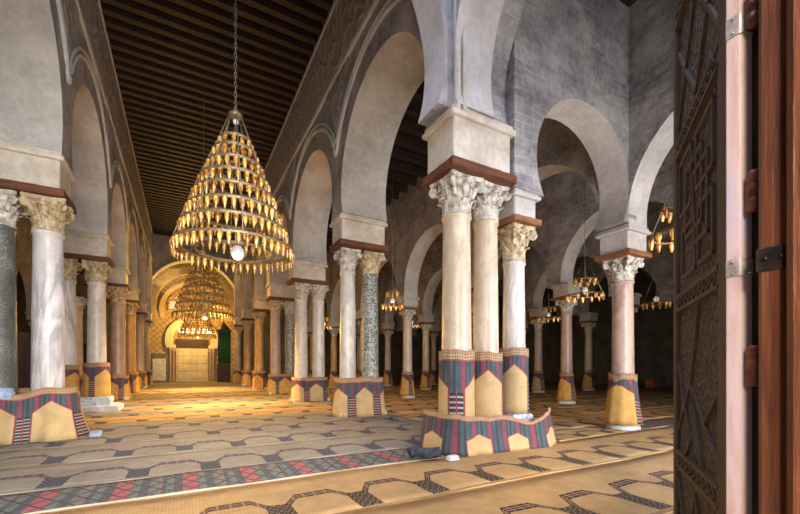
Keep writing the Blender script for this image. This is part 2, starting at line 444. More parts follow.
# cross wall at the first row
arcade('wall_cross', 'brick coursed cross wall with one horseshoe arch beside the front pier', M['wall'], True, 5.2, .33, [5.2, 8.55], .48, 4.45, 5.15, ATOP)
mb = MB(); mb.box(4.95, 5.21, 4.871, 5.52, 4.47, ATOP); struct(mb.build('wall_cross_pier', M['wall']), 'brick coursed masonry between front pier and cross arch')
arcade('wall_cross_nave', 'cross wall over the nave at the entrance bay', M['nave'], True, 5.25, .30, [LX, RX], .90, 5.45, 6.3, NTOP)
arcade('wall_mihrab_arch', 'great arch closing the nave before the mihrab', M['nave'], True, 35.6, .5, [LX, RX], .55, 5.0, 6.5, NTOP)
# colonnette and jamb steps on the front right pier
mb = MB(); mb.tube([(3.72,4.86,5.4),(3.72,4.86,9.6)], .06, 10); mb.tube([(3.84,4.83,5.4),(3.84,4.83,9.6)], .04, 8)
struct(mb.build('trim_1', M['mold']), 'slim plaster colonnette up the corner of the front right pier', 'trim')
# floor, ceilings, outer walls
mb = MB(); mb.box(-13, 29, -4, 42, -.12, 0); struct(mb.build('floor', M['ground']), 'stone floor under the rush mats', 'floor')
mb = MB(); mb.box(LX-.64, RX+.66, .0, 42, NTOP, NTOP+.15); struct(mb.build('ceiling', M['plank']), 'dark plank ceiling of the nave', 'ceiling')
mb = MB(); mb.box(RX+.67, 29, -.6, 42, ATOP, ATOP+.12); struct(mb.build('ceiling_right', M['plank']), 'dark plank ceiling over the right aisles', 'ceiling')
mb = MB(); mb.box(-13, LX-.65, -.6, 42, ATOP, ATOP+.12); struct(mb.build('ceiling_left', M['plank']), 'dark plank ceiling over the left aisles', 'ceiling')
bme = MB(); bme.box(LX+.6, RX-.62, -.10, .10, -.16, .16); bme = bme.mesh('ceiling_beam', M['beam'])
k = 0; y = 5.95
while y < 35:
    o = link('ceiling_beam', bme, None, (0, y, NTOP-.18)); struct(o, 'dark timber beam across the nave ceiling', 'beam'); o['group'] = 'nave ceiling beams'; y += .46
bme = MB(); bme.box(4.96, 26, -.09, .09, -.13, .13); bme = bme.mesh('ceiling_beam', M['beam'])
for k in range(30):
    o = link('ceiling_beam', bme, None, (0, 6.0+k*.75, ATOP-.14)); struct(o, 'dark timber beam across the aisle ceiling', 'beam'); o['group'] = 'aisle ceiling beams'
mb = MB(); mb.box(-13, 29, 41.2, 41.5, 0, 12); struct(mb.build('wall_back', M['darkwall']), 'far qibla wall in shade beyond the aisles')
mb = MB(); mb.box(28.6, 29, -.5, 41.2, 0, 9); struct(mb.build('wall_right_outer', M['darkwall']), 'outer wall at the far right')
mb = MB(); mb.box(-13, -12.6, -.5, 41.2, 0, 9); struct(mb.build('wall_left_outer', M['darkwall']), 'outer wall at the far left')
# front wall with the doorway the camera stands in and further doorways
doors = [(-11,-8.6),(-6.2,-3.8),(-1.95,2.0),(5.4,7.6),(9.4,11.6),(13.4,15.6),(17.3,19.5)]
mb = MB(); xs = -13
for a, b in doors:
    mb.box(xs, a, -.75, .12, 0, 9.2); mb.box(a, b, -.75, .12, 4.4, 9.2); xs = b
mb.box(xs, 29, -.75, .12, 0, 9.2); mb.box(LX-.64, RX+.66, -.75, .0, 9.2, NTOP)
struct(mb.build('wall_front', M['wall']), 'entrance wall behind the camera with open doorways')

# ------------------------------------------------------------------ columns
def capital_mesh(name, mat, r0, h, a, seed=0):
    rnd = random.Random(seed); mb = MB()
    mb.lathe([(r0*1.02,0),(r0*1.1,.02*h),(r0*1.12,.05*h),(r0*1.02,.08*h),(r0*1.0,.2*h),(r0*1.05,.5*h),(r0*1.22,.74*h),(r0*1.5,.86*h)], 24, cap=True)
    def leaf(ang, z0, z1, w, out, tip):
        nu, nv = 4, 7; v = []
        for j in range(nv+1):
            t = j/nv; z = z0+(z1-z0)*min(1, t*1.12) - (tip*.45 if t > .93 else 0)
            rr = r0*(1.04+.12*t) + out*max(0, (t-.45)/.55)**2
            ww = w*(math.sin(PI*(.22+.70*t)))*(1+.13*math.sin(t*19))
            for i in range(nu+1):
                s = (i/nu-.5)*2; q = rr - .22*w*s*s + (.035*w if i % 2 else 0)
                aa = ang + s*ww/rr
                v.append((q*math.cos(aa), q*math.sin(aa), z - .05*h*abs(s)*t))
        f = []
        for j in range(nv):
            for i in range(nu): b = j*(nu+1)+i; f.append((b,b+1,b+nu+2,b+nu+1))
        off = len(v); v2 = []
        for p in v:
            d = math.hypot(p[0],p[1]); k = (d-.022)/d; v2.append((p[0]*k,p[1]*k,p[2]-.006))
        f += [tuple(off+q for q in reversed(g)) for g in list(f)]
        W = nu+1
        rim = [i for i in range(W)] + [j*W+nu for j in range(1,nv+1)] + [nv*W+i for i in range(nu-1,-1,-1)] + [j*W for j in range(nv-1,0,-1)]
        for i in range(len(rim)): p, q = rim[i], rim[(i+1)%len(rim)]; f.append((p, off+p, off+q, q))
        mb.add(v+v2, f, True)
    for k in range(8): leaf(k*PI/4+rnd.uniform(-.04,.04), .07*h, .45*h, r0*.40, r0*.34, .06*h)
    for k in range(8): leaf(k*PI/4+PI/8, .15*h, .70*h, r0*.40, r0*.42, .06*h)
    for k in range(4):     # corner volutes
        an = PI/4+k*PI/2; cx = (a*1.12); c = Vector((cx*math.cos(an), cx*math.sin(an), .74*h)); 
        tdir = Vector((math.cos(an), math.sin(an), 0))
        pts = []
        for q in range(8): t = q/7; pts.append(Vector((0,0,.45*h+.38*h*t)) + tdir*(r0*1.12+(cx-r0*1.05)*t**1.7))
        mb.tube(pts, r0*.19, 6)
        sd_ = Vector((-tdir.y,tdir.x,0)); mb.add([c+sd_*q_*r0*.16+tdir*(.12*h*math.cos(2*PI*j/12))+Vector((0,0,.12*h*math.sin(2*PI*j/12))) for q_ in (-1,1) for j in range(12)], [tuple(range(11,-1,-1)),tuple(range(12,24))]+[(j,(j+1)%12,12+(j+1)%12,12+j) for j in range(12)])
        sp = []
        for q in range(15):
            th = PI*.5 - q*.46; rr = .13*h*(1-q/20); sp.append(c + tdir*(rr*math.cos(th)) + Vector((0,0,rr*math.sin(th))))
        mb.tube(sp, r0*.17, 6)
    for k in range(4):     # middle rosettes and small helices
        an = k*PI/2; d = Vector((math.cos(an), math.sin(an), 0)); sd = Vector((-d.y, d.x, 0))
        c = d*(a*.90)+Vector((0,0,.86*h))
        mb.lathe([(.0,-.06*h),(.09*h,-.04*h),(.11*h,.02*h),(.05*h,.07*h)], 8, c=tuple(c))
        for sg in (-1,1):
            mb.tube([d*r0*1.1+sd*sg*.10*h+Vector((0,0,.5*h)), d*(r0*1.25)+sd*sg*.17*h+Vector((0,0,.68*h)), d*(r0*1.4)+sd*sg*.10*h+Vector((0,0,.78*h)), d*(r0*1.42)+sd*sg*.04*h+Vector((0,0,.72*h))], r0*.08, 5)
    # abacus with concave sides
    out = []
    for k in range(4):
        an = k*PI/2; d = Vector((math.cos(an), math.sin(an))); sd = Vector((-d.y, d.x))
        for q in range(7):
            s = -1+2*q/7*1.0 if q else -1
            s = -.93+1.86*q/6
            out.append(d*(a*(.84+.16*s*s)) + sd*a*s*.97)
    n = len(out); v = [(p.x*.93,p.y*.93,.88*h) for p in out]+[(p.x,p.y,.92*h) for p in out]+[(p.x,p.y,.985*h) for p in out]+[(p.x*.97,p.y*.97,h) for p in out]
    f = [tuple(range(n-1,-1,-1)), tuple(range(3*n,4*n))]
    for r_ in range(3):
        for i in range(n): f.append((r_*n+i, r_*n+(i+1)%n, r_*n+n+(i+1)%n, r_*n+n+i))
    mb.add(v, f)
    return mb.mesh(name, mat)
CAPS = {}
def column(name_label, x, y, zb, r, mat, caph=.58, capmat='capital', base=True, group=None, rz=0, plinth=None, rnd_base=False):
    """zb = underside of the wooden beam on top of the capital"""
    t = thing('column', name_label, 'column', (x,y,0), rz, group)
    zc = zb-caph; z0 = .30 if base else .0
    mb = MB(); n = 12
    prof = [(r*1.12,z0),(r*1.10,z0+.05),(r*1.03,z0+.09)] + [(r*(1.03-.13*(k/n)**1.4), z0+.1+(zc-z0-.18)*k/n) for k in range(n+1)] + [(r*.98,zc-.06),(r*1.02,zc-.035),(r*.98,zc-.005),(r*.9,zc)]
    mb.lathe(prof, 28); mb.build('shaft', M[mat], t)
    mb = MB()
    if base:
        mb.lathe([(r*1.32,.12),(r*1.42,.15),(r*1.42,.19),(r*1.22,.215),(r*1.22,.235),(r*1.30,.255),(r*1.30,.28),(r*1.13,.30)], 28)
        if rnd_base: mb.lathe([(r*1.50,0),(r*1.56,.02),(r*1.50,.08),(r*1.36,.125)], 28)
        else: mb.cbox(-r*1.5, r*1.5, -r*1.5, r*1.5, 0, .125, .015)
        mb.build('base', M['plinth'], t)
    key = (round(r,3), round(caph,3), capmat)
    if key not in CAPS: CAPS[key] = capital_mesh('capital', M[capmat], r*.9, caph, r*1.36, len(CAPS))
    link('capital', CAPS[key], t, (0,0,zc))
    return t
def impost(label, x0, x1, y0, y1, zb, ztop, wood_h=.14, cornice=.16, bm='block'):
    t = thing('impost', label, 'impost', ((x0+x1)/2,(y0+y1)/2,zb))
    a, b = (x1-x0)/2, (y1-y0)/2; h = ztop-zb
    mb = MB(); rr = random.Random(int(x0*100+y0*10)); 
    # hewn beam with uneven rim
    n = 10; ring = []
    for k in range(n): ring.append((-a+2*a*k/n, -b))
    for k in range(n): ring.append((a, -b+2*b*k/n))
    for k in range(n): ring.append((a-2*a*k/n, b))
    for k in range(n): ring.append((-a, b-2*b*k/n))
    N = len(ring); v = []
    for z in (0, wood_h):
        for (p, q) in ring: v.append((p*(1.0+rr.uniform(-.012,.012)), q*(1.0+rr.uniform(-.02,.02)), z+rr.uniform(-.008,.012)*(z == 0)))
    mb.add(v, [tuple(range(N-1,-1,-1)), tuple(range(N,2*N))]+[(i,(i+1)%N,N+(i+1)%N,N+i) for i in range(N)])
    o = mb.build('wooden_beam', M['orange_wood' if zb < 4.2 else 'impost_wood'], t); o['label'] = 'hewn red brown wooden beam'
    i = .07
    mb = MB(); mb.cbox(-a+i, a-i, -b+i, b-i, wood_h, h-cornice+.01, .02); mb.build('block', M[bm], t)
    mb = MB(); e = .0
    mb.cbox(-a+e, a-e, -b+e, b-e, h-cornice, h-cornice*.45, .02); mb.cbox(-a+e+.035, a-e-.035, -b+e+.035, b-e-.035, h-cornice*.5, h, .015)
    mb.build('cornice', M[bm], t)
    return t

def pathpair(cx, cy, hx, hy, rc, n=10):
    pts = []
    for (sx, sy, a0) in ((1,-1,-PI/2),(1,1,0),(-1,1,PI/2),(-1,-1,PI)):
        for k in range(n+1):
            a = a0+PI/2*k/n; pts.append((cx+sx*(hx-rc)+rc*math.cos(a), cy+sy*(hy-rc)+rc*math.sin(a)))
    return pts
def wrap(label, path, z0, z1, flare=.06, period=.8, wave=.02, seed=0, mat='cover', u0=0, topf=None, group=None, ruffle=.02, closed=True):
    """standing woven mat: closed strip around path, leaning outward at the foot"""
    rnd = random.Random(seed); n0 = len(path); P = [Vector((p[0],p[1])) for p in path]
    # resample evenly
    Q = P+[P[0]] if closed else P; ds = [0]
    for a, b in zip(Q[:-1], Q[1:]): ds.append(ds[-1]+(b-a).length)
    tot = ds[-1]; n = max(40, int(tot/.045)); pts = []; j = 0
    for k in range(n+1):
        d = tot*k/n
        while j < len(ds)-2 and ds[j+1] < d: j += 1
        t = (d-ds[j])/max(1e-9, ds[j+1]-ds[j]); pts.append(Q[j].lerp(Q[j+1], min(1,t)))
    per = tot/max(1, round(tot/period)) if closed else period
    c = sum(P, Vector((0,0)))/n0; nv = 9; ph = [rnd.uniform(0,6.28) for _ in range(4)]
    outer = []; inner = []; us = []
    for k in range(n+1):
        kk = k % n if closed else k; s = tot*k/n
        tdir = (pts[(kk+1)%n if closed else min(kk+1,n)]-pts[kk-1 if (closed or kk) else 0]); tdir.normalize(); nr = Vector((tdir.y,-tdir.x))
        if nr.dot(pts[kk]-c) < 0: nr = -nr
        w = 2*PI*kk/n
        tw = wave*(math.sin(3*w+ph[0])+.6*math.sin(7*w+ph[1])) + (topf(pts[kk]) if topf else 0)
        us.append(s/per+u0)
        for j in range(nv+1):
            v = j/nv; z = z0+(z1+tw-z0)*v
            off = flare*(1-v)**1.6 + ruffle*(1-v)*(math.sin(9*w+ph[2])+.5*math.sin(17*w+ph[3])) + (.012*math.sin(13*w+ph[0]) if v > .8 else 0)*(ruffle > 0)
            q = pts[kk]+nr*off; outer.append((q.x,q.y,z)); q2 = q-nr*.014; inner.append((q2.x,q2.y,z))
    mb = MB(); W = nv+1
    def quads(flip):
        f = []; uv = []
        for k in range(n):
            for j in range(nv):
                a = k*W+j; g = [(a,k,j),(a+W,k+1,j),(a+W+1,k+1,j+1),(a+1,k,j+1)]
                if flip: g.reverse()
                f.append(tuple(q[0] for q in g)); uv.append([(us[q[1]], q[2]/nv) for q in g])
        return f, uv
    f, uv = quads(False); mb.add(outer, f, True, uv)
    f, uv = quads(True); mb.add(inner, f, True, uv)
    N = len(outer)
    for j, vv in ((0,0.0),(nv,.99)):
        f = []; uv = []
        for k in range(n):
            a = k*W+j; f.append((a, a+W, N+a+W, N+a)); uv.append([(us[k],vv),(us[k+1],vv),(us[k+1],vv),(us[k],vv)])
        b = len(mb.v); mb.f += f; mb.sm += [False]*len(f)
        for i, q in enumerate(uv): mb.uv[len(mb.f)-len(f)+i] = q
    if not closed:
        for k in (0, n):
            for j in range(nv):
                a = k*W+j; mb.f.append((a, a+1, N+a+1, N+a)); mb.sm.append(False); mb.uv[len(mb.f)-1] = [(us[k],j/nv)]*4
    o = mb.build('woven_mat_wrap', M[mat], recalc=True)
    return tag(o, label, 'mat', group)
def circle(x, y, r, n=32, a0=0): return [(x+r*math.cos(a0+2*PI*k/n), y+r*math.sin(a0+2*PI*k/n)) for k in range(n)]

# --- left side of the nave
HB = 4.62
column('white column with concentric grey veins, nearest on the left side', -2.30, 10.0, HB, .25, 'veined_marble', .62, 'capital_gold')
column('dark green speckled column cut by the left picture edge', -3.03, 10.02, HB, .27, 'dark_granite', .62)
column('white column on a plastic wrapped plinth, nave side of second left pair', -2.36, 15.3, HB, .25, 'white_marble', .62, 'capital_gold')
column('pale veined column behind the white one of second left pair', -3.10, 15.3, HB, .25, 'veined_marble', .62, 'capital_gold')
column('rose brown column, third pier of the left row', -2.34, 19.75, HB, .27, 'rose_marble', .6, 'capital_gold')
column('short lit column seen in the gap between second left pair', -3.72, 19.75, HB-.5, .24, 'cream_marble', .6)
column('honey coloured column, fourth pier of the left row', -2.36, 24.2, HB, .26, 'honey_marble', .6, 'capital_gold')
column('pale cream column, fifth pier of the left row', -2.38, 29.4, HB, .26, 'cream_marble', .6, 'capital_gold')
column('farthest column of the left row before the mihrab', -2.38, 34.5, HB, .26, 'rose_marble', .6, 'capital_gold')
for i, y in enumerate(NY[2:]):
    nm = ('first','second','third','fourth','fifth','sixth')[i]
    impost('limestone impost on wooden beam, %s pier of the left row'%nm, LX-.78, LX+.70, y-.46-(.12 if i == 0 else 0), y+.46, HB, 5.47)
# --- right side of the nave
column('tall cream column nearest the doorway, left of the front cluster', 4.02, 5.27, 4.5, .252, 'cream_marble', .60)
column('tall pale column in the middle of the front cluster', 4.66, 5.27, 4.5, .225, 'cream_marble', .58)
column('shorter white column with diagonal grey streak, right of the front cluster', 5.27, 5.2, 3.9, .205, 'white_marble', .62, 'capital_gold')
impost('big limestone impost over the two tall front cluster columns', RX-.72, RX+.62, 4.82, 5.72, 4.5, 5.47, .13)
impost('small impost block over the shorter front cluster column', 4.94, 5.60, 4.85, 5.55, 3.9, 4.47, .10, .12, 'arch')
column('smooth white column, nave side of the second right pair', 4.03, 10.25, HB, .225, 'white_marble', .60)
column('grey speckled granite column, aisle side of the second right pair', 4.72, 10.25, HB, .24, 'granite', .60, 'capital_gold')
column('white column, nave side of the third right pair', 4.08, 15.35, HB, .25, 'white_marble', .60)
column('white column, aisle side of the third right pair', 4.78, 15.35, HB, .245, 'white_marble', .60)
column('rose column, nave side of the fourth right pair', 4.02, 19.95, HB, .25, 'rose_marble', .60, 'capital_gold')
column('grey green speckled column, aisle side of the fourth right pair', 4.74, 19.95, HB, .26, 'granite', .60)
column('honey yellow column, fifth pier of the right row', 4.0, 24.6, HB, .26, 'honey_marble', .60, 'capital_gold')
column('honey yellow column, sixth pier of the right row', 4.02, 29.6, HB, .26, 'honey_marble', .60, 'capital_gold')
column('brownish column, farthest of the right row beside green curtain', 3.98, 34.6, HB, .26, 'rose_marble', .60, 'capital_gold')
for i, y in enumerate(NY[2:]):
    nm = ('second','third','fourth','fifth','sixth','farthest')[i]
    impost('limestone impost on wooden beam, %s pier of the right row'%nm, RX-.72, RX+.70, y-.44, y+.46, HB, 5.47)
# --- aisles on the right
def aisle_col(x, y, label, mat, zb=3.84, capmat='capital', imp=None, r=.205, caph=.5, wr=None, wmat='cover_gold', wz=(.13,1.15)):
    column(label, x, y, zb, r, mat, caph, capmat, rnd_base=True)
    impost('impost block over '+(imp or label), x-.42, x+.42, y-.40, y+.40, zb, 4.42, .10, .13, 'arch')
    if wr: wrap(wr, circle(x, y, r*1.18), wz[0], wz[1], .10, .62, .01, int(x*31+y), wmat)
aisle_col(8.6, 5.2, 'rose column standing alone at the corner arch, left of the door', 'rose_marble', 3.78, 'capital', 'the rose corner column left of the door', .225, .50)
aisle_col(8.6, 10.0, 'column of the first aisle row hidden behind the front cluster', 'cream_marble', imp='the column behind the front cluster', wr='golden mat round the column hidden behind the front cluster')
aisle_col(8.62, 14.8, 'cream first aisle column between second pair and cluster', 'cream_marble', imp='the cream column seen between second pair and front cluster', wr='yellow mat round the cream column between second pair and front cluster')
aisle_col(8.6, 19.5, 'column of the first aisle row behind the speckled granite column', 'cream_marble', imp='the column behind the speckled granite one', wr='golden mat round the column behind the speckled granite column')
aisle_col(8.6, 24.3, 'column of the first aisle row seen between third and second right pairs', 'honey_marble', imp='the first aisle column between third and second right pairs', wr='golden mat round the aisle column between third and second right pairs')
aisle_col(8.6, 29.1, 'far column of the first aisle row behind the third right pair', 'honey_marble', imp='the far first aisle column behind the third right pair', wr='golden mat round the far aisle column behind the third right pair')
B = [('rose column with yellow mat right of the cluster', 9.65, 'rose_marble'), ('second aisle column behind the middle cluster column', 14.5, 'cream_marble'),
     ('slim cream column just left of the front cluster', 19.25, 'cream_marble'), ('slim second aisle column left of the pendant lamp', 24.1, 'cream_marble'), ('dim last column of the second aisle row', 29.1, 'cream_marble')]
for lb, y, mt in B: aisle_col(12.45, y, lb, mt, imp=lb, wr='yellow mat at foot of '+lb, wmat='cover_gold')
C3 = [('third aisle column behind the rose corner column', 9.7, 'rose_marble'), ('grey brown third aisle column right of the cluster', 14.4, 'rose_marble'),
      ('third aisle column hidden by the front cluster', 19.3, 'cream_marble'), ('dim last column of the third aisle row', 24.2, 'cream_marble')]
for lb, y, mt in C3: aisle_col(16.35, y, lb, mt, imp=lb, wr='dull mat at foot of '+lb, wmat='cover')
D4 = [('dim column with white base in the fourth aisle row', 14.2, 'cream_marble'), ('second visible dim column of the fourth aisle row', 19.3, 'cream_marble'), ('dark column deep in the fourth aisle row', 24.2, 'cream_marble')]
for lb, y, mt in D4: aisle_col(20.2, y, lb, mt, imp=lb, wr='golden mat at foot of '+lb)
for i, y in enumerate((24.3, 29.1)):
    aisle_col(-7.2, y, ('dark aisle column seen left of the veined column','dark aisle column deeper on the left side')[i], 'cream_marble', imp=('the dark aisle column on the left','the deeper dark aisle column on the left')[i])

# --- woven mats standing round the column feet
wrap('flared striped mat round the foot of the nearest left pair', pathpair(-2.70, 10.02, .84, .40, .22), .01, .92, .20, .78, .035, 3, 'cover', .1, lambda p: .07*(p.x+2.7) if p.y < 10.1 else 0, ruffle=.03)
wrap('woven mat round the white column on the plastic plinth', circle(-2.36, 15.3, .345), .44, 1.50, .02, .8, .01, 5, 'cover_gold', .35, ruffle=0)
wrap('woven mat round the pale veined column of second left pair', circle(-3.10, 15.3, .305), .30, 1.42, .02, .8, .01, 6, 'cover_gold', .2, ruffle=0)
wrap('flared woven mat round the rose brown left column', pathpair(-2.36, 19.75, .38, .38, .3), .01, 1.02, .10, .75, .02, 8, 'cover_gold', .4)
wrap('woven mat round the short lit column behind second left pair', circle(-3.72, 19.75, .31), .01, 1.0, .04, .75, .02, 9, 'cover_gold')
wrap('golden woven mat round the honey coloured left column', pathpair(-2.38, 24.2, .36, .36, .28), .01, 1.1, .08, .75, .02, 10, 'cover_gold', .5)
wrap('golden woven mat round the fifth left column', pathpair(-2.40, 29.4, .36, .36, .28), .01, 1.1, .08, .75, .02, 11, 'cover_gold', .3)
wrap('golden woven mat round the farthest left column', pathpair(-2.40, 34.5, .36, .36, .28), .01, 1.1, .08, .75, .02, 12, 'cover_gold', .3)
wrap('striped mat wrapped up the left column of the front cluster', circle(4.02, 5.27, .295, 40, -2.6), .28, 1.66, .015, .92, .012, 13, 'cover', .38, ruffle=.004)
wrap('striped mat wrapped up the middle column of the front cluster', circle(4.66, 5.27, .285, 40, -2.6), .42, 1.63, .015, .90, .012, 14, 'cover', .86, ruffle=.004)
wrap('striped mat wrapped up the right column of the front cluster', circle(5.27, 5.2, .25, 40, -2.6), .56, 1.72, .015, .80, .012, 15, 'cover', .92, ruffle=.004)
FP = [(3.58,5.60),(3.60,5.2),(3.76,4.86),(4.1,4.78),(4.6,4.76),(5.0,4.74),(5.35,4.66),(5.60,4.72),(5.82,4.86)]
def dense(P, n=6):
    out = []
    for i in range(len(P)-1):
        p0 = P[max(i-1,0)]; p1 = P[i]; p2 = P[i+1]; p3 = P[min(i+2,len(P)-1)]
        for k in range(n):
            t = k/n; out.append(tuple(.5*(2*p1[c]+(p2[c]-p0[c])*t+(2*p0[c]-5*p1[c]+4*p2[c]-p3[c])*t*t+(3*p1[c]-p0[c]-3*p2[c]+p3[c])*t**3) for c in (0,1)))
    return out+[P[-1]]
def ftop(p): return -.13*math.exp(-((p.x-5.1)/.33)**2) + .10*max(0, p.x-5.35) + .06*math.exp(-((p.x-3.55)/.2)**2)
wrap('loose striped mat standing round the foot of the front cluster', dense(FP), .012, .60, .10, .80, .012, 16, 'cover_base', .62, ftop, ruffle=.012, closed=False)
wrap('striped mat with tan niches round second right pair', pathpair(4.38, 10.25, .70, .36, .3), .01, 1.08, .09, .80, .012, 17, 'cover', .55, ruffle=.012)
wrap('striped mat with tan niches round third right pair', pathpair(4.43, 15.35, .70, .36, .3), .01, .95, .09, .80, .012, 18, 'cover', .35, ruffle=.015)
wrap('striped mat with tan niches round fourth right pair', pathpair(4.38, 19.95, .70, .36, .3), .01, 1.0, .09, .80, .012, 19, 'cover_gold', .5, ruffle=.015)
wrap('golden mat round the fifth right column', pathpair(4.0, 24.6, .36, .36, .28), .01, 1.1, .06, .75, .012, 20, 'cover_gold', .3)
wrap('golden mat round the sixth right column', pathpair(4.02, 29.6, .36, .36, .28), .01, 1.1, .06, .75, .012, 21, 'cover_gold', .3)
wrap('golden mat round the farthest right column', pathpair(3.98, 34.6, .36, .36, .28), .01, 1.1, .06, .75, .012, 22, 'cover_gold', .3)
wrap('frayed striped mat round the rose corner column left of the door', circle(8.6, 5.2, .275, 40, -2.9), .13, 1.22, .12, .86, .03, 23, 'cover_gold', .05, ruffle=.012)
# white plastic wrapped plinth, second left pair
mb = MB(); rr = random.Random(4)
def crumple(mb, x0, x1, y0, y1, z0, z1, n=9, amp=.025):
    ring = []
    for k in range(n): ring.append((x0+(x1-x0)*k/n, y0))
    for k in range(n): ring.append((x1, y0+(y1-y0)*k/n))
    for k in range(n): ring.append((x1-(x1-x0)*k/n, y1))
    for k in range(n): ring.append((x0, y1-(y1-y0)*k/n))
    N = len(ring); cx, cy = (x0+x1)/2, (y0+y1)/2; v = []; f = []; L = 6
    for j in range(L+1):
        for p in ring:
            s = 1+rr.uniform(-1,1)*amp/max(.2,(x1-x0)/2)*(j not in (0,)) - (.12 if j == L else 0)
            v.append((cx+(p[0]-cx)*s, cy+(p[1]-cy)*s, z0+(z1-z0)*j/L + (rr.uniform(-1,1)*amp*.5 if 0 < j < L else 0)))
    for j in range(L):
        for i in range(N): f.append((j*N+i, j*N+(i+1)%N, (j+1)*N+(i+1)%N, (j+1)*N+i))
    f += [tuple(range(N-1,-1,-1)), tuple(L*N+i for i in range(N))]
    mb.add(v, f)
crumple(mb, -2.74, -1.98, 14.92, 15.68, .20, .46); tag(mb.build('plastic_wrapping', M['plastic']), 'crumpled white plastic round the plinth of the second left column', 'plastic')
mb = MB(); crumple(mb, -3.45, -1.72, 14.72, 15.85, .012, .20, 14, .02); tag(mb.build('stone_slab', M['plinth']), 'low pale stone slab under the second left pair', 'slab')
mb = MB(); crumple(mb, 5.02, 5.50, 4.97, 5.44, .31, .545, 9, .02); tag(mb.build('plastic_wrapping', M['plastic']), 'crumpled white plastic round the foot of the shorter cluster column', 'plastic')
# dark rolled cloth and white scrap by the front cluster
mb = MB(); pts = [(2.93+.40*t, 4.98-.22*t+.02*math.sin(9*t), .118+.008*math.sin(7*t)) for t in [k/12 for k in range(13)]]
P0 = MB(); P0.tube(pts, .078, 12); v = [(p[0]+rr.uniform(-.012,.012), p[1]+rr.uniform(-.012,.012), max(.034,p[2]+rr.uniform(-.012,.012))) for p in P0.v]; P0.v = v
tag(P0.build('rolled_cloth', M['cloth_dark']), 'dark rolled cloth lying at the left foot of the front cluster', 'cloth')
mb = MB(); crumple(mb, 3.38, 3.54, 4.58, 4.68, .02, .085, 7, .03); tag(mb.build('cloth_scrap', M['cloth_white']), 'white crumpled scrap on the floor before the front cluster', 'cloth')
mb = MB(); crumple(mb, -1.60, -1.42, 9.62, 9.85, .012, .10, 6, .015); tag(mb.build('plastic_scrap', M['cloth_blue']), 'blue plastic scrap beside the nearest left mat', 'plastic')
mb = MB(); crumple(mb, -3.08, -2.72, 9.60, 9.74, .80, 1.0, 6, .02)
tag(mb.build('plastic_bag', M['cloth_blue']), 'pale blue plastic bag tucked behind the nearest left mat', 'bag')

# ------------------------------------------------------------------ floor mats
def matstrip(name, label, x0, x1, y0, y1, mat, per=.84, z=.012, group=None, cat='mat', ph=0):
    mb = MB(); nx = int((x1-x0)/.22); ny = 6; rnd = random.Random(int(y0*100)); p1, p2 = rnd.uniform(0,6), rnd.uniform(0,6)
    v = []; f = []; uv = []
    for j in range(ny+1):
        for i in range(nx+1):
            x = x0+(x1-x0)*i/nx; t = j/ny; y = y0+(y1-y0)*t + .025*math.sin(x*.9+p1)*(1 if j in (0,ny) else .5)
            v.append((x, y, z+.005*math.sin(x*2.1+p2+t*4)+.004*math.sin(x*5.3+p1) + (.006 if j in (0,ny) else 0)))
    W = nx+1
    for j in range(ny):
        for i in range(nx):
            g = [(i,j),(i+1,j),(i+1,j+1),(i,j+1)]; f.append(tuple(b*W+a for a, b in g)); uv.append([((x0+(x1-x0)*a/nx)/per+ph, b/ny) for a, b in g])
    N = len(v); v2 = [(p[0],p[1],.001) for p in v]
    mb.add(v+v2, f, True, uv)
    rim = [i for i in range(W)]+[j*W+nx for j in range(1,ny+1)]+[ny*W+i for i in range(nx-1,-1,-1)]+[j*W for j in range(ny-1,0,-1)]
    for i in range(len(rim)):
        a, b = rim[i], rim[(i+1)%len(rim)]; mb.f.append((a,b,N+b,N+a)); mb.sm.append(False); mb.uv[len(mb.f)-1] = [(.30,.98)]*4
    return tag(mb.build(name, M[mat], recalc=True), label, cat, group)
matstrip('floor_mat', 'tan floor mat with dark niches nearest the doorway', -3.5, 26, 2.0, 3.43, 'floormat', ph=.57)
matstrip('floor_mat', 'tan floor mat with dark niches before the front cluster', -3.5, 26, 3.45, 4.84, 'floormat', ph=.52)
matstrip('striped_runner', 'striped pink and blue runner across the nave entrance, left of the front cluster', -3.5, 3.40, 4.86, 5.74, 'runner', 1.0, .016)
matstrip('striped_runner', 'dark striped runner on the floor right of the rose corner column', 9.05, 20, 4.86, 5.6, 'runner', 1.0, .016)
matstrip('floor_mat', 'plain tan floor mat under the cross arch by the front cluster', 6.1, 8.2, 4.86, 5.74, 'floormat', .84, .012, ph=.2)
ORD = ['first','second','third','fourth','fifth','sixth','seventh','eighth','ninth','tenth','eleventh','twelfth','thirteenth','fourteenth','fifteenth','sixteenth','seventeenth','eighteenth','nineteenth','twentieth','twenty first','twenty second','twenty third']
y = 5.76; i = 0
while y+1.45 < 39 and i < 23:
    matstrip('floor_mat', '%s row of nave floor mats counting from the striped runner'%ORD[i], -3.9, 5.2, y, y+1.43, 'floormat_grey_shaded' if i < 4 or i % 2 else 'floormat', ph=.1+.37*i, group='nave floor mats')
    matstrip('floor_mat', '%s row of right aisle floor mats beyond the front cluster'%ORD[i], 5.22, 26, y, y+1.43, 'floormat', ph=.3+.21*i, group='aisle floor mats')
    y += 1.45; i += 1

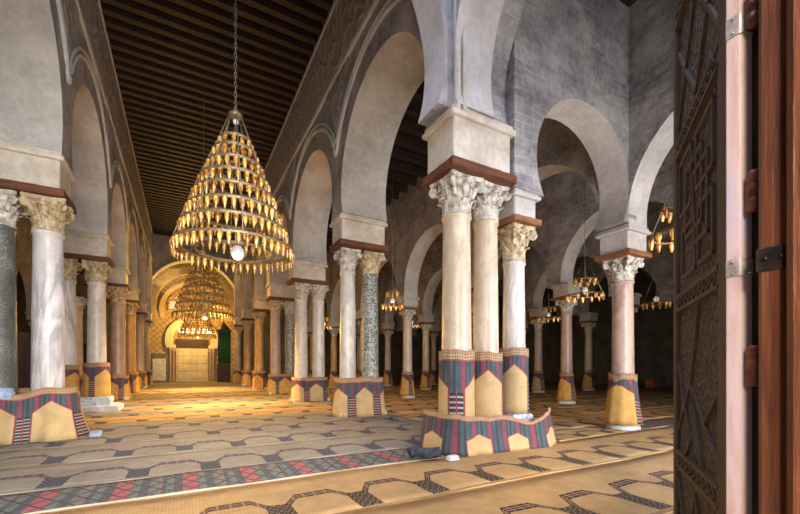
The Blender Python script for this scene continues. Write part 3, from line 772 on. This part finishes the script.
# ------------------------------------------------------------------ chandeliers
def ring_mb(r, z, h=.045, t=.02, n=64):
    mb = MB(); mb.lathe([(r-t,z),(r,z-.004),(r+.004,z+h*.5),(r,z+h),(r-t,z+h),(r-t,z)], n, cap=False); return mb
lampm = MB(); lampm.lathe([(.004,-.205),(.013,-.195),(.017,-.15),(.032,-.11),(.039,-.055),(.035,-.01),(.024,.0)], 8)
lampmesh = lampm.mesh('glass_lamp', M['amber'])
small_lampm = MB(); small_lampm.lathe([(.004,-.15),(.02,-.14),(.030,-.09),(.046,-.04),(.046,0),(.040,.03)], 8)
small_lampmesh = small_lampm.mesh('glass_lamp', M['amber'])
def big_chandelier(label, loc, ztop):
    t = thing('chandelier', label, 'chandelier', loc, 0, None)
    rad = [1.0,.89,.785,.685,.58,.47,.365,.275]; zz = [0,.34,.63,.92,1.19,1.46,1.72,1.93]
    singles = 0; stuff = MB()
    for r, z in zip(rad, zz):
        mb = ring_mb(r, z, .05, .03); mb.build('ring', M['brass'], t)
        n = max(12, int(2*PI*r/.135))
        for k in range(n):
            a = 2*PI*(k+.3*z)/n; p = (r*math.cos(a), r*math.sin(a), z)
            if singles < 100: link('glass_lamp', lampmesh, t, p); singles += 1
            else: stuff.merge(lampm, Matrix.Translation(p))
    # inner counter ring with lamps, lowest tier
    o = stuff.build('glass_lamp', M['amber'], t); o['kind'] = 'stuff'
    mb = ring_mb(.66, -.06, .035); mb.build('inner_ring', M['brass'], t)
    for k in range(8):
        a = 2*PI*k/8; mb = MB()
        pts = [(r*math.cos(a), r*math.sin(a), z+.03) for r, z in zip(rad, zz)]+[(.10*math.cos(a),.10*math.sin(a),2.42)]
        mb.tube(pts, .011, 5)
        mb.tube([(1.0*math.cos(a),1.0*math.sin(a),.0),(.66*math.cos(a),.66*math.sin(a),-.04)], .010, 5); mb.build('strut', M['brass'], t)
    mb = MB(); mb.lathe([(.09,2.38),(.12,2.40),(.12,2.44),(.06,2.47),(.03,2.55),(.02,2.6)], 16); mb.build('crown', M['brass'], t)
    mb = MB(); mb.tube([(0,0,.05),(0,0,2.4)], .014, 6); mb.build('centre_rod', M['brass'], t)
    mb = MB(); zc = 2.58; L = ztop-loc[2]; kk = 0
    while zc < L:
        a = (kk % 2)*PI/2; d = Vector((math.cos(a), math.sin(a), 0)); c = Vector((0,0,zc+.05))
        mb.tube([c+d*.022*math.cos(q)+Vector((0,0,.055*math.sin(q))) for q in [2*PI*j/10 for j in range(10)]], .008, 5, True); zc += .088; kk += 1
    mb.build('chain', M['chain'], t)
    s = MB(); s.lathe([(.005,-.13),(.07,-.11),(.11,-.05),(.12,0),(.11,.05),(.07,.11),(.04,.13)], 16, c=(.04,.02,-.05)); o = s.build('globe', M['bulb'], t); o['label'] = 'white glass globe light'
    s = MB(); s.lathe([(.005,-.05),(.04,-.03),(.05,0),(.04,.03),(.02,.05)], 10, c=(0,-.05,2.28)); s.build('globe', M['bulb'], t)
    return t
c1 = big_chandelier('large tiered chandelier of amber glass lamps hanging nearest in the nave', (.83,7.6,3.50), NTOP-.3)
for lb, loc in (('second tiered chandelier hanging behind the nearest one', (.67,16.1,3.28)), ('third tiered chandelier farthest toward the mihrab', (.75,26.1,3.22))):
    c = copy_tree(c1); c.location = loc; c['label'] = lb
def lit_ring():
    t = thing('ring_lamp', 'small ring of lit white lamps before the mihrab', 'lamp', (.85,33.5,4.1))
    ring_mb(1.05, 0).build('ring', M['brass'], t)
    e = MB(); e.lathe([(.01,-.16),(.06,-.12),(.085,-.02),(.06,.08),(.02,.12)], 8); e = e.mesh('lit_lamp', M['lit'])
    for k in range(18): a = 2*PI*k/18; link('lit_lamp', e, t, (1.05*math.cos(a), 1.05*math.sin(a), 0))
    mb = MB()
    for k in range(3): a = 2*PI*k/3; mb.tube([(1.05*math.cos(a),1.05*math.sin(a),.03),(0,0,1.4)], .01, 5)
    mb.tube([(0,0,1.38),(0,0,NTOP-4.1-.3)], .012, 5); mb.build('hanger', M['chain'], t)
lit_ring()
def pendant(label, loc, ztop, r1=.5, two=True, n=12):
    t = thing('pendant_chandelier', label, 'chandelier', loc)
    rings = [(r1, 0)] + ([(r1*.58, .46)] if two else [])
    for r, z in rings:
        ring_mb(r, z, .035, .018, 40).build('ring', M['brass'], t); m = n if z == 0 else max(6, n-4)
        for k in range(m): a = 2*PI*(k+.4)/m; link('glass_lamp', small_lampmesh, t, (r*math.cos(a), r*math.sin(a), z))
    mb = MB()
    for k in range(4): a = 2*PI*k/4+.5; mb.tube([(r1*math.cos(a),r1*math.sin(a),.02),(0,0,1.15)], .008, 4)
    mb.build('hanger', M['chain'], t)
    mb = MB(); mb.tube([(0,0,.3),(0,0,ztop-loc[2])], .011, 6); mb.build('rod', M['chain'], t)
    s = MB(); s.lathe([(.01,-.10),(.07,-.07),(.09,0),(.07,.07),(.02,.10)], 12, c=(0,0,.16)); s.build('globe', M['bulb'], t)
    return t
pendant('two ringed pendant lamp hanging left of the rose corner column', (10.5,7.5,3.5), ATOP, .50)
pendant('gold lamps hanging nearest the carved door, partly hidden', (7.22,3.4,3.55), ATOP, .42)
pendant('single ringed pendant lamp in the dark right of the rose corner column', (14.35,7.5,3.55), ATOP, .40, False)
pendant('pendant lamp hanging right of the speckled granite column', (6.7,12.6,3.62), ATOP, .38)
pendant('small pendant lamp just left of the front cluster', (10.5,17.6,3.55), ATOP, .36, False)
pendant('pendant lamp between front cluster and the rose column with yellow mat', (14.4,12.1,3.55), ATOP, .48)
pendant('dim pendant lamp behind the third right pair', (6.7,20.5,3.55), ATOP, .40)
pendant('small gold lamp in the dark behind the veined left column', (-5.05,15.6,3.2), ATOP, .30, False, 8)

# ------------------------------------------------------------------ mihrab end
mb = MB(); mb.box(LX-.5, RX+.5, 40.6, 41.1, 0, NTOP); struct(mb.build('wall_mihrab', M['gold']), 'gilded tiled wall around the mihrab')
def archring(cx, y0, y1, cz, r0, r1, zs, n=28):
    mb = MB(); ph = math.asin(min(.9,(cz-zs)/r0)); v = []; f = []
    for k in range(n+1):
        a = -ph+(PI+2*ph)*k/n
        for r in (r0, r1):
            for yy in (y0, y1): v.append((cx+r*math.cos(a), yy, cz+r*math.sin(a)))
    for k in range(n):
        b = k*4; c = b+4
        f += [(b,c,c+2,b+2),(b+1,b+3,c+3,c+1),(b,b+1,c+1,c),(b+2,c+2,c+3,b+3)]
    f += [(0,2,3,1),(n*4,n*4+1,n*4+3,n*4+2)]
    mb.add(v, f); return mb
t = thing('mihrab', 'golden mihrab niche with horseshoe arch at the end of the nave', 'mihrab', (.75,40.5,0))
def part(mb, name, mat, label=None):
    o = mb.build(name, M[mat], t); o.matrix_parent_inverse = Matrix.Translation((-.75,-40.5,0))
    if label: o['label'] = label
    return o
part(archring(.75, 40.25, 40.62, 3.75, 1.55, 2.15, 3.2), 'arch', 'ochre')
mb = MB(); mb.lathe([(1.5,0),(1.5,.01)], 28, c=(.75,40.5,3.6)); 
mb = MB(); mb.box(-.6, 2.1, 40.42, 40.62, 3.0, 3.85); part(mb, 'niche_shadow', 'screen', 'dark panel standing in for the shaded recess under the niche arch')  # solid dark panel; the shade of the niche is put into its colour
mb = MB(); mb.box(-.55, 2.05, 40.36, 40.62, 0, 3.0)
for k in range(5):
    for j in range(4): x = -.45+k*.51; z = .25+j*.68; mb.cbox(x, x+.42, 40.31, 40.40, z, z+.58, .03)
part(mb, 'marble_panel', 'ochre')
for x in (-.98, -.74, 2.24, 2.48):
    mb = MB(); mb.lathe([(.11,0),(.09,.1),(.085,2.6),(.13,2.8),(.15,3.05)], 12, c=(x,40.3,.0)); part(mb, 'column', 'rose_marble', 'small reddish mihrab column')
mb = MB(); mb.box(-1.2,-.55,40.2,40.6,3.05,3.3); mb.box(2.05,2.7,40.2,40.6,3.05,3.3); part(mb, 'lintel', 'ochre')
mb = MB(); mb.box(-2.5, -1.18, 40.38, 40.62, .0, 2.5); o = mb.build('marble_slab_frame', M['dark_granite']); tag(o, 'pale upright marble slab in a dark frame left of the mihrab', 'slab')
o2 = MB(); o2.box(-2.32, -1.32, 40.30, 40.40, .12, 2.05); q = o2.build('slab', M['plinth'], o)
# inner arches on the gilded wall
mb = archring(.8, 40.3, 40.62, 6.4, 2.3, 2.65, 5.7); struct(mb.build('trim_2', M['gold_plain']), 'honey coloured blind arch above the mihrab', 'trim')
mb = archring(.8, 38.2, 38.6, 6.6, 2.75, 3.35, 5.2); struct(mb.build('trim_3', M['gold_plain']), 'honey plaster arch inside the great arch', 'trim')
for nm, x in (('window_1', -.75),('window_2', .8),('window_3', 2.3)):
    mb = MB(); mb.box(x-.3, x+.3, 40.45, 40.6, 6.5, 7.2)
    for k in range(9): a = PI*k/8; 
    o = archring(x, 40.4, 40.62, 7.2, .30, .42, 7.0); o2 = MB(); o2.box(x-.42,x-.3,40.4,40.62,6.4,7.2); o2.box(x+.3,x+.42,40.4,40.62,6.4,7.2); o2.box(x-.42,x+.42,40.4,40.62,6.3,6.42); o.merge(o2)
    f = o.build(nm, M['gold_plain']); struct(f, 'small arched window %s above the mihrab'%('left','centre','right')[int(nm[-1])-1], 'window')
    mb.build('pane', M['bulb'] if nm == 'window_1' else M['darkwall'], f)
# carved minbar with green curtain at the right
t = thing('minbar', 'dark wooden minbar with green curtain right of the mihrab', 'minbar', (3.15,36.9,0))
mb = MB(); mb.cbox(-.55,.45,-.3,.9,0,1.6,.03); 
for k in range(5): mb.box(-.5+.2*k,-.42+.2*k,-.36,-.3,.1,1.5)
mb.build('body', M['screen'], t)
mb = MB()
for x in (-.55,.4): mb.box(x,x+.08,-.3,-.2,1.6,4.3)
mb.box(-.62,.52,-.34,.0,4.3,4.5); mb.lathe([(.5,0),(.35,.25),(.15,.5),(.02,.75)], 8, c=(-.05,-.15,4.5)); mb.build('canopy', M['screen'], t)
mb = MB(); n = 24; v = []; f = []
for k in range(n+1):
    x = -.47+.87*k/n
    for z in (1.62,4.3):
        for d in (0,.02): v.append((x, -.22+.045*math.sin(k*1.3)+d, z))
for k in range(n): b = k*4; c = b+4; f += [(b,c,c+2,b+2),(b+1,b+3,c+3,c+1),(b,b+1,c+1,c),(b+2,c+2,c+3,b+3)]
mb.add(v, f, True); mb.build('curtain', M['green'], t)
# wooden screen in the left aisle
def screen(label, x0, x1, y, h, rz=0, loc=None):
    t = thing('wooden_screen', label, 'screen', (x0, y, 0), rz); w = x1-x0
    mb = MB(); mb.box(0,w,-.02,.02,.05,h); mb.build('panel', M['screen'], t)
    mb = MB()
    for z in (.0, h*.5, h-.1): mb.box(0,w,-.05,.05,z,z+.1)
    k = 0
    while k*.6 <= w: mb.box(k*.6-.04,k*.6+.04,-.055,.055,0,h); k += 1
    mb.build('frame', M['screen'], t)
    mb = MB(); k = 0
    while k*.12 < w: mb.box(k*.12,k*.12+.03,-.035,.035,.1,h-.1); k += 1
    mb.build('slats', M['screen'], t)
    return t
screen('dark wooden screen behind the nearest left pair', -10.5, -3.9, 17.4, 2.5)
screen('dark wooden screen farther back behind second left pair', -8.5, -3.95, 26.0, 2.6)
mb = MB(); mb.cbox(25.7, 26.3, 13.6, 14.1, .02, .55, .02); t = thing('crate', 'small orange crate on the floor far right in the dark', 'crate', (0,0,0)); mb.build('body', M['orange'], t)
mb = MB(); 
for z in (.02,.47): mb.box(26.3,27.0,13.62,13.68,z,z+.05)
for x in (25.64,26.3,26.95): mb.box(x,x+.05,13.53,13.59,.02,.55)
mb.build('rail', M['chain'], t)

# ------------------------------------------------------------------ carved door leaf and its frame
N = Vector((1.82,.70,0)); D = Vector((.814,.58,0)); T = Vector((.58,-.814,0))
FR = Matrix(((D.x,T.x,0,N.x),(D.y,T.y,0,N.y),(0,0,1,0),(0,0,0,1)))   # local: x along the leaf, y through its thickness, z up
door = bpy.data.objects.new('door_1', None); COL.objects.link(door); door.matrix_world = FR
struct(door, 'open carved dark wooden door leaf on the right', 'door')
DW = 1.0; DH = 3.55; TH = .075
mb = MB(); mb.box(.012, DW, .02, TH, .03, DH); mb.build('leaf_panel', M['carved'], door)
mb = MB()
mb.cbox(.0, .125, .004, TH-.002, .03, DH, .006)
o = mb.build('hinge_stile', M['door_dark'], door)
mb = MB(); mb.cbox(DW-.085, DW, .002, TH, .03, DH, .006); mb.build('lock_stile', M['door_dark'], door)
# painted end post facing the doorway
mb = MB(); c = .012; n = 10; v = []; f = []
sec = [(-.002,.0)] + [(-.012-.022*math.sin(PI*k/n), TH*k/n) for k in range(n+1)] + [(-.002,TH)]
for z in (.02, DH+.02): v += [(p[0],p[1],z) for p in sec]
m_ = len(sec); f = [tuple(range(m_-1,-1,-1)), tuple(range(m_,2*m_))]+[(i,(i+1)%m_,m_+(i+1)%m_,m_+i) for i in range(m_)]
mb.add(v, f); o = mb.build('edge_post', M['pinkpost'], door); o['label'] = 'worn pinkish painted edge post'
RZ = (-.045, .86, 1.765, 2.67, 3.45)
for z in RZ:
    mb = MB(); h = .075
    mb.cbox(.11, DW-.07, .004, .03, z-h/2, z+h/2, .005)
    mb.box(.11, DW-.07, -.001, .006, z-h/2-.012, z-h/2+.008); mb.box(.11, DW-.07, -.001, .006, z+h/2-.008, z+h/2+.012)
    rail = mb.build('rail', M['door_dark'], door)
    bs = MB(); bs.lathe([(.030,0),(.028,.005),(.019,.006),(.017,.001)], 12); bsm = bs.mesh('rosette', M['carved'])
    for k in range(9):
        q = link('rosette', bsm, rail, (.17+k*.085, .004, z)); q.rotation_euler.x = PI/2; q['label'] = 'round carved rosette'
def strip(a, b, w=.022, d=.008):
    a = Vector((a[0],0,a[1])); b = Vector((b[0],0,b[1])); t_ = (b-a).normalized(); s = Vector((-t_.z,0,t_.x))*w/2; e = Vector((0,1,0))*d; z0 = Vector((0,.02,0))
    v = [a-s+z0,a+s+z0,b+s+z0,b-s+z0, a-s*.7+e,a+s*.7+e,b+s*.7+e,b-s*.7+e]
    m = MB(); m.add(v, [(0,1,2,3),(7,6,5,4),(0,4,5,1),(1,5,6,2),(2,6,7,3),(3,7,4,0)]); return m
def strips(segs, w=.022):
    m = MB()
    for a, b in segs: m.merge(strip(a, b, w))
    return m
x0, x1 = .125, .915; xm = (x0+x1)/2
# lower panel: large kites;  .90 .. 1.725
segs = [((x0,.90),(x1,.90)),((x0,1.722),(x1,1.722)),((x0,.9),(x0,1.72)),((x1,.9),(x1,1.72)),
        ((.45,1.72),(.62,1.30)),((.62,1.30),(x1,1.02)),((.62,1.30),(x0,.98)),((x1,1.42),(.62,1.0)),((.62,1.30),(.38,.90)),((.62,1.0),(.75,.90)),((x0,1.30),(.35,1.14))]
o = strips(segs).build('lattice', M['door_dark'], door); o['label'] = 'raised wooden strips forming kites'
# middle panel: stepped key frames; 1.81 .. 2.63
segs = [((x0,1.81),(x1,1.81)),((x0,2.63),(x1,2.63)),((x0,1.81),(x0,2.63)),((x1,1.81),(x1,2.63))]
for ax, bx, az, bz in ((.22,.46,1.90,2.18),(.30,.56,2.02,2.38),(.52,.80,1.90,2.16),(.60,.86,2.26,2.56),(.22,.50,2.28,2.56),(.40,.72,2.10,2.46)):
    segs += [((ax,az),(bx,az)),((bx,az),(bx,bz)),((bx,bz),(ax,bz)),((ax,bz),(ax,az))]
o = strips(segs, .03).build('lattice', M['door_dark'], door); o['label'] = 'raised wooden strips forming stepped frames'
segs = [((x0,2.72),(x1,2.72)),((x0,3.40),(x1,3.40)),((x0,2.72),(x0,3.4)),((x1,2.72),(x1,3.4)),((x0,2.8),(xm,3.3)),((xm,3.3),(x1,2.8)),((x0,3.25),(xm,2.78)),((xm,2.78),(x1,3.25))]
strips(segs, .03).build('lattice', M['door_dark'], door)
segs = [((x0,.03),(x1,.03)),((x0,.8),(x1,.8)),((x0,.1),(xm,.75)),((xm,.75),(x1,.1)),((x0,.75),(xm,.1)),((xm,.1),(x1,.75)),((x0,.03),(x0,.8)),((x1,.03),(x1,.8))]
strips(segs, .03).build('lattice', M['door_dark'], door)
for z, h in ((1.767,.062),(2.675,.075),(.45,.06)):
    mb = MB(); n = 10; v = []; f = []
    sec = [(-.015-.024*math.sin(PI*k/n), -.003+(TH+.006)*k/n) for k in range(n+1)]
    for zz in (z-h/2, z+h/2): v += [(p[0],p[1],zz) for p in sec]
    for zz in (z-h/2, z+h/2): v += [(p[0]+.006,p[1],zz) for p in sec]
    m_ = n+1
    for i in range(n): f += [(i,i+1,m_+i+1,m_+i),(2*m_+i,3*m_+i,3*m_+i+1,2*m_+i+1),(i,2*m_+i,2*m_+i+1,i+1),(m_+i,m_+i+1,3*m_+i+1,3*m_+i)]
    mb.add(v, f)
    for (yy, zz) in ((.012,-.35),(.012,.35),(.062,-.35),(.062,.35),(.038,.3)): mb.lathe([(.004,-.004),(.004,0),(.002,.004)], 6, c=(-.034-.008*(.01 < abs(yy-.037) < .02), yy, z+zz*h))
    o = mb.build('strap', M['tin'], door); o['label'] = 'pale metal strap with rivets'
for z, h in ((2.70,.14),(2.035,.15),(1.40,.15)):
    mb = MB(); mb.lathe([(.015,-h/2),(.021,-h/2+.01),(.021,-h*.18),(.017,-h*.16),(.0215,-h*.12),(.0215,h*.15),(.017,h*.18),(.021,h*.22),(.021,h/2-.01),(.013,h/2)], 14, c=(-.060,.066,z))
    o = mb.build('hinge', M['rust'], door); o['label'] = 'rusty barrel hinge'
# frame: two grooved jamb posts
mb = MB(); mb.cbox(1.742, 2.0, .508, .58, 0, 4.4, .012); o = mb.build('trim_4', M['door_red']); struct(o, 'red brown wooden jamb next to the door hinge', 'trim')
for z, h in ((1.765,.085),(2.72,.085)):
    q = MB(); q.cbox(1.735, 1.80, .507, .583, z-h/2, z+h/2, .006)
    for yy in (.515,.555): q.lathe([(.006,-.006),(.006,.006)], 6, c=(1.733,yy,z))
    e = q.build('iron_plate', M['iron'], o); e['label'] = 'dark iron plate nailed on the jamb'
mb = MB(); mb.cbox(1.69, 2.0, .12, .496, 0, 4.4, .022); struct(mb.build('trim_5', M['door_red']), 'outer red brown door jamb at the picture edge', 'trim')
mb = MB(); mb.box(1.895, 2.2, .51, .655, 0, 4.4); struct(mb.build('trim_7', M['door_dark']), 'dark rebate board behind the door hinges', 'trim')
mb = MB(); mb.box(2.0, 2.4, .12, .60, 0, 4.4); struct(mb.build('trim_6', M['wall']), 'masonry behind the door jamb', 'trim')

# ------------------------------------------------------------------ light
def area(name, loc, rot, sx, sy, power, col, spread=None):
    l = bpy.data.lights.new(name, 'AREA'); l.shape = 'RECTANGLE'; l.size = sx; l.size_y = sy; l.energy = power; l.color = col
    if spread: l.spread = spread
    o = bpy.data.objects.new(name, l); COL.objects.link(o); o.location = loc; o.rotation_euler = rot; return o
def point(name, loc, power, col, rad=.3):
    l = bpy.data.lights.new(name, 'POINT'); l.energy = power; l.color = col; l.shadow_soft_size = rad
    o = bpy.data.objects.new(name, l); COL.objects.link(o); o.location = loc; return o
def spot(name, loc, tgt, power, col, ang=90, blend=.6, rad=.3):
    l = bpy.data.lights.new(name, 'SPOT'); l.energy = power; l.color = col; l.spot_size = R(ang); l.spot_blend = blend; l.shadow_soft_size = rad
    o = bpy.data.objects.new(name, l); COL.objects.link(o); o.location = loc
    o.rotation_euler = (Vector(tgt)-Vector(loc)).to_track_quat('-Z','Y').to_euler(); return o
DAY = (.86,.92,1.0); WARM = (1.0,.80,.56); AMB = (1.0,.62,.24)
# daylight through the open doorways
area('doorway_daylight', (-.3,-3.4,2.6), (R(87),0,0), 4.2, 4.2, 860, (1,.95,.88), R(120))
area('doorway_daylight', (6.5,-.3,2.1), (R(84),0,0), 2.1, 4.0, 400, (.88,.90,1.0), R(150))
area('doorway_daylight', (10.5,-.3,2.1), (R(84),0,0), 2.1, 4.0, 110, (1,.86,.66), R(125))
area('doorway_daylight', (-5,-.3,2.1), (R(84),0,0), 2.3, 4.0, 50, DAY, R(125))
# sky windows of the entrance dome, above the first bay
area('dome_window_light', (.8,2.4,11.4), (R(25),0,0), 5, 3.2, 620, (.60,.69,1.0))
# low hazy sun from behind the entrance, through the open doorways
sl = bpy.data.lights.new('sun', 'SUN'); sl.energy = 3.2; sl.color = (1,.80,.52); sl.angle = R(9)
so = bpy.data.objects.new('sun', sl); COL.objects.link(so); so.rotation_euler = Vector((.70,.62,-.46)).to_track_quat('-Z','Y').to_euler()
# lamps in the nave
for x, y, z, p, c in ((.83,7.6,3.25,28,WARM),(.7,16.1,3.0,50,AMB),(.75,26.1,3.0,60,AMB),(.8,33.2,4.0,160,AMB),(.8,37.6,5.2,950,(1,.60,.15))):
    point('nave_lamp', (x,y,z), p, c, .35)
for x, y, z, t_, p, a_, c in ((.7,16.1,3.2,(1.9,13.2,0),1900,120,(1,.50,.06)),(.75,21,9.5,(1.0,20,0),3000,120,(1,.52,.08)),(.75,26.1,3.2,(.9,25,0),1300,120,(1,.52,.08)),
        (.83,7.6,3.2,(.83,7.9,0),420,165,WARM),(.7,16.1,3.0,(.7,15.8,0),1250,165,(1,.74,.44)),(.75,26.1,3.0,(.75,26,0),1300,165,AMB)):
    spot('nave_lamp', (x,y,z), t_, p, c, a_, .9, .4)
for x, y, z, p in ((10.5,7.5,3.3,30),(7.2,3.4,3.4,20),(6.7,12.6,3.4,40),(14.4,12.1,3.4,20),(10.5,17.6,3.4,40),(6.7,20.5,3.4,40),(-5,15.6,3.0,20)):
    point('pendant_lamp', (x,y,z), p, (1,.74,.42), .25)
w = bpy.data.worlds.new('World'); SC.world = w; w.use_nodes = True
w.node_tree.nodes['Background'].inputs[0].default_value = (.62,.70,.85,1); w.node_tree.nodes['Background'].inputs[1].default_value = .25

# ------------------------------------------------------------------ camera
cam = bpy.data.cameras.new('Camera'); co = bpy.data.objects.new('Camera', cam); COL.objects.link(co)
cam.sensor_width = 36; cam.sensor_fit = 'HORIZONTAL'; cam.lens = 390/800*36; cam.shift_y = 109/800; cam.clip_start = .05; cam.clip_end = 200
co.location = (0,0,1.4); co.rotation_euler = (R(90),0,R(-29.1)); SC.camera = co
vs = SC.view_settings; SC.display_settings.display_device = 'sRGB'
vs.view_transform = 'Standard'; vs.look = 'None'; vs.gamma = 1; vs.use_curve_mapping = False; vs.exposure = 0.0
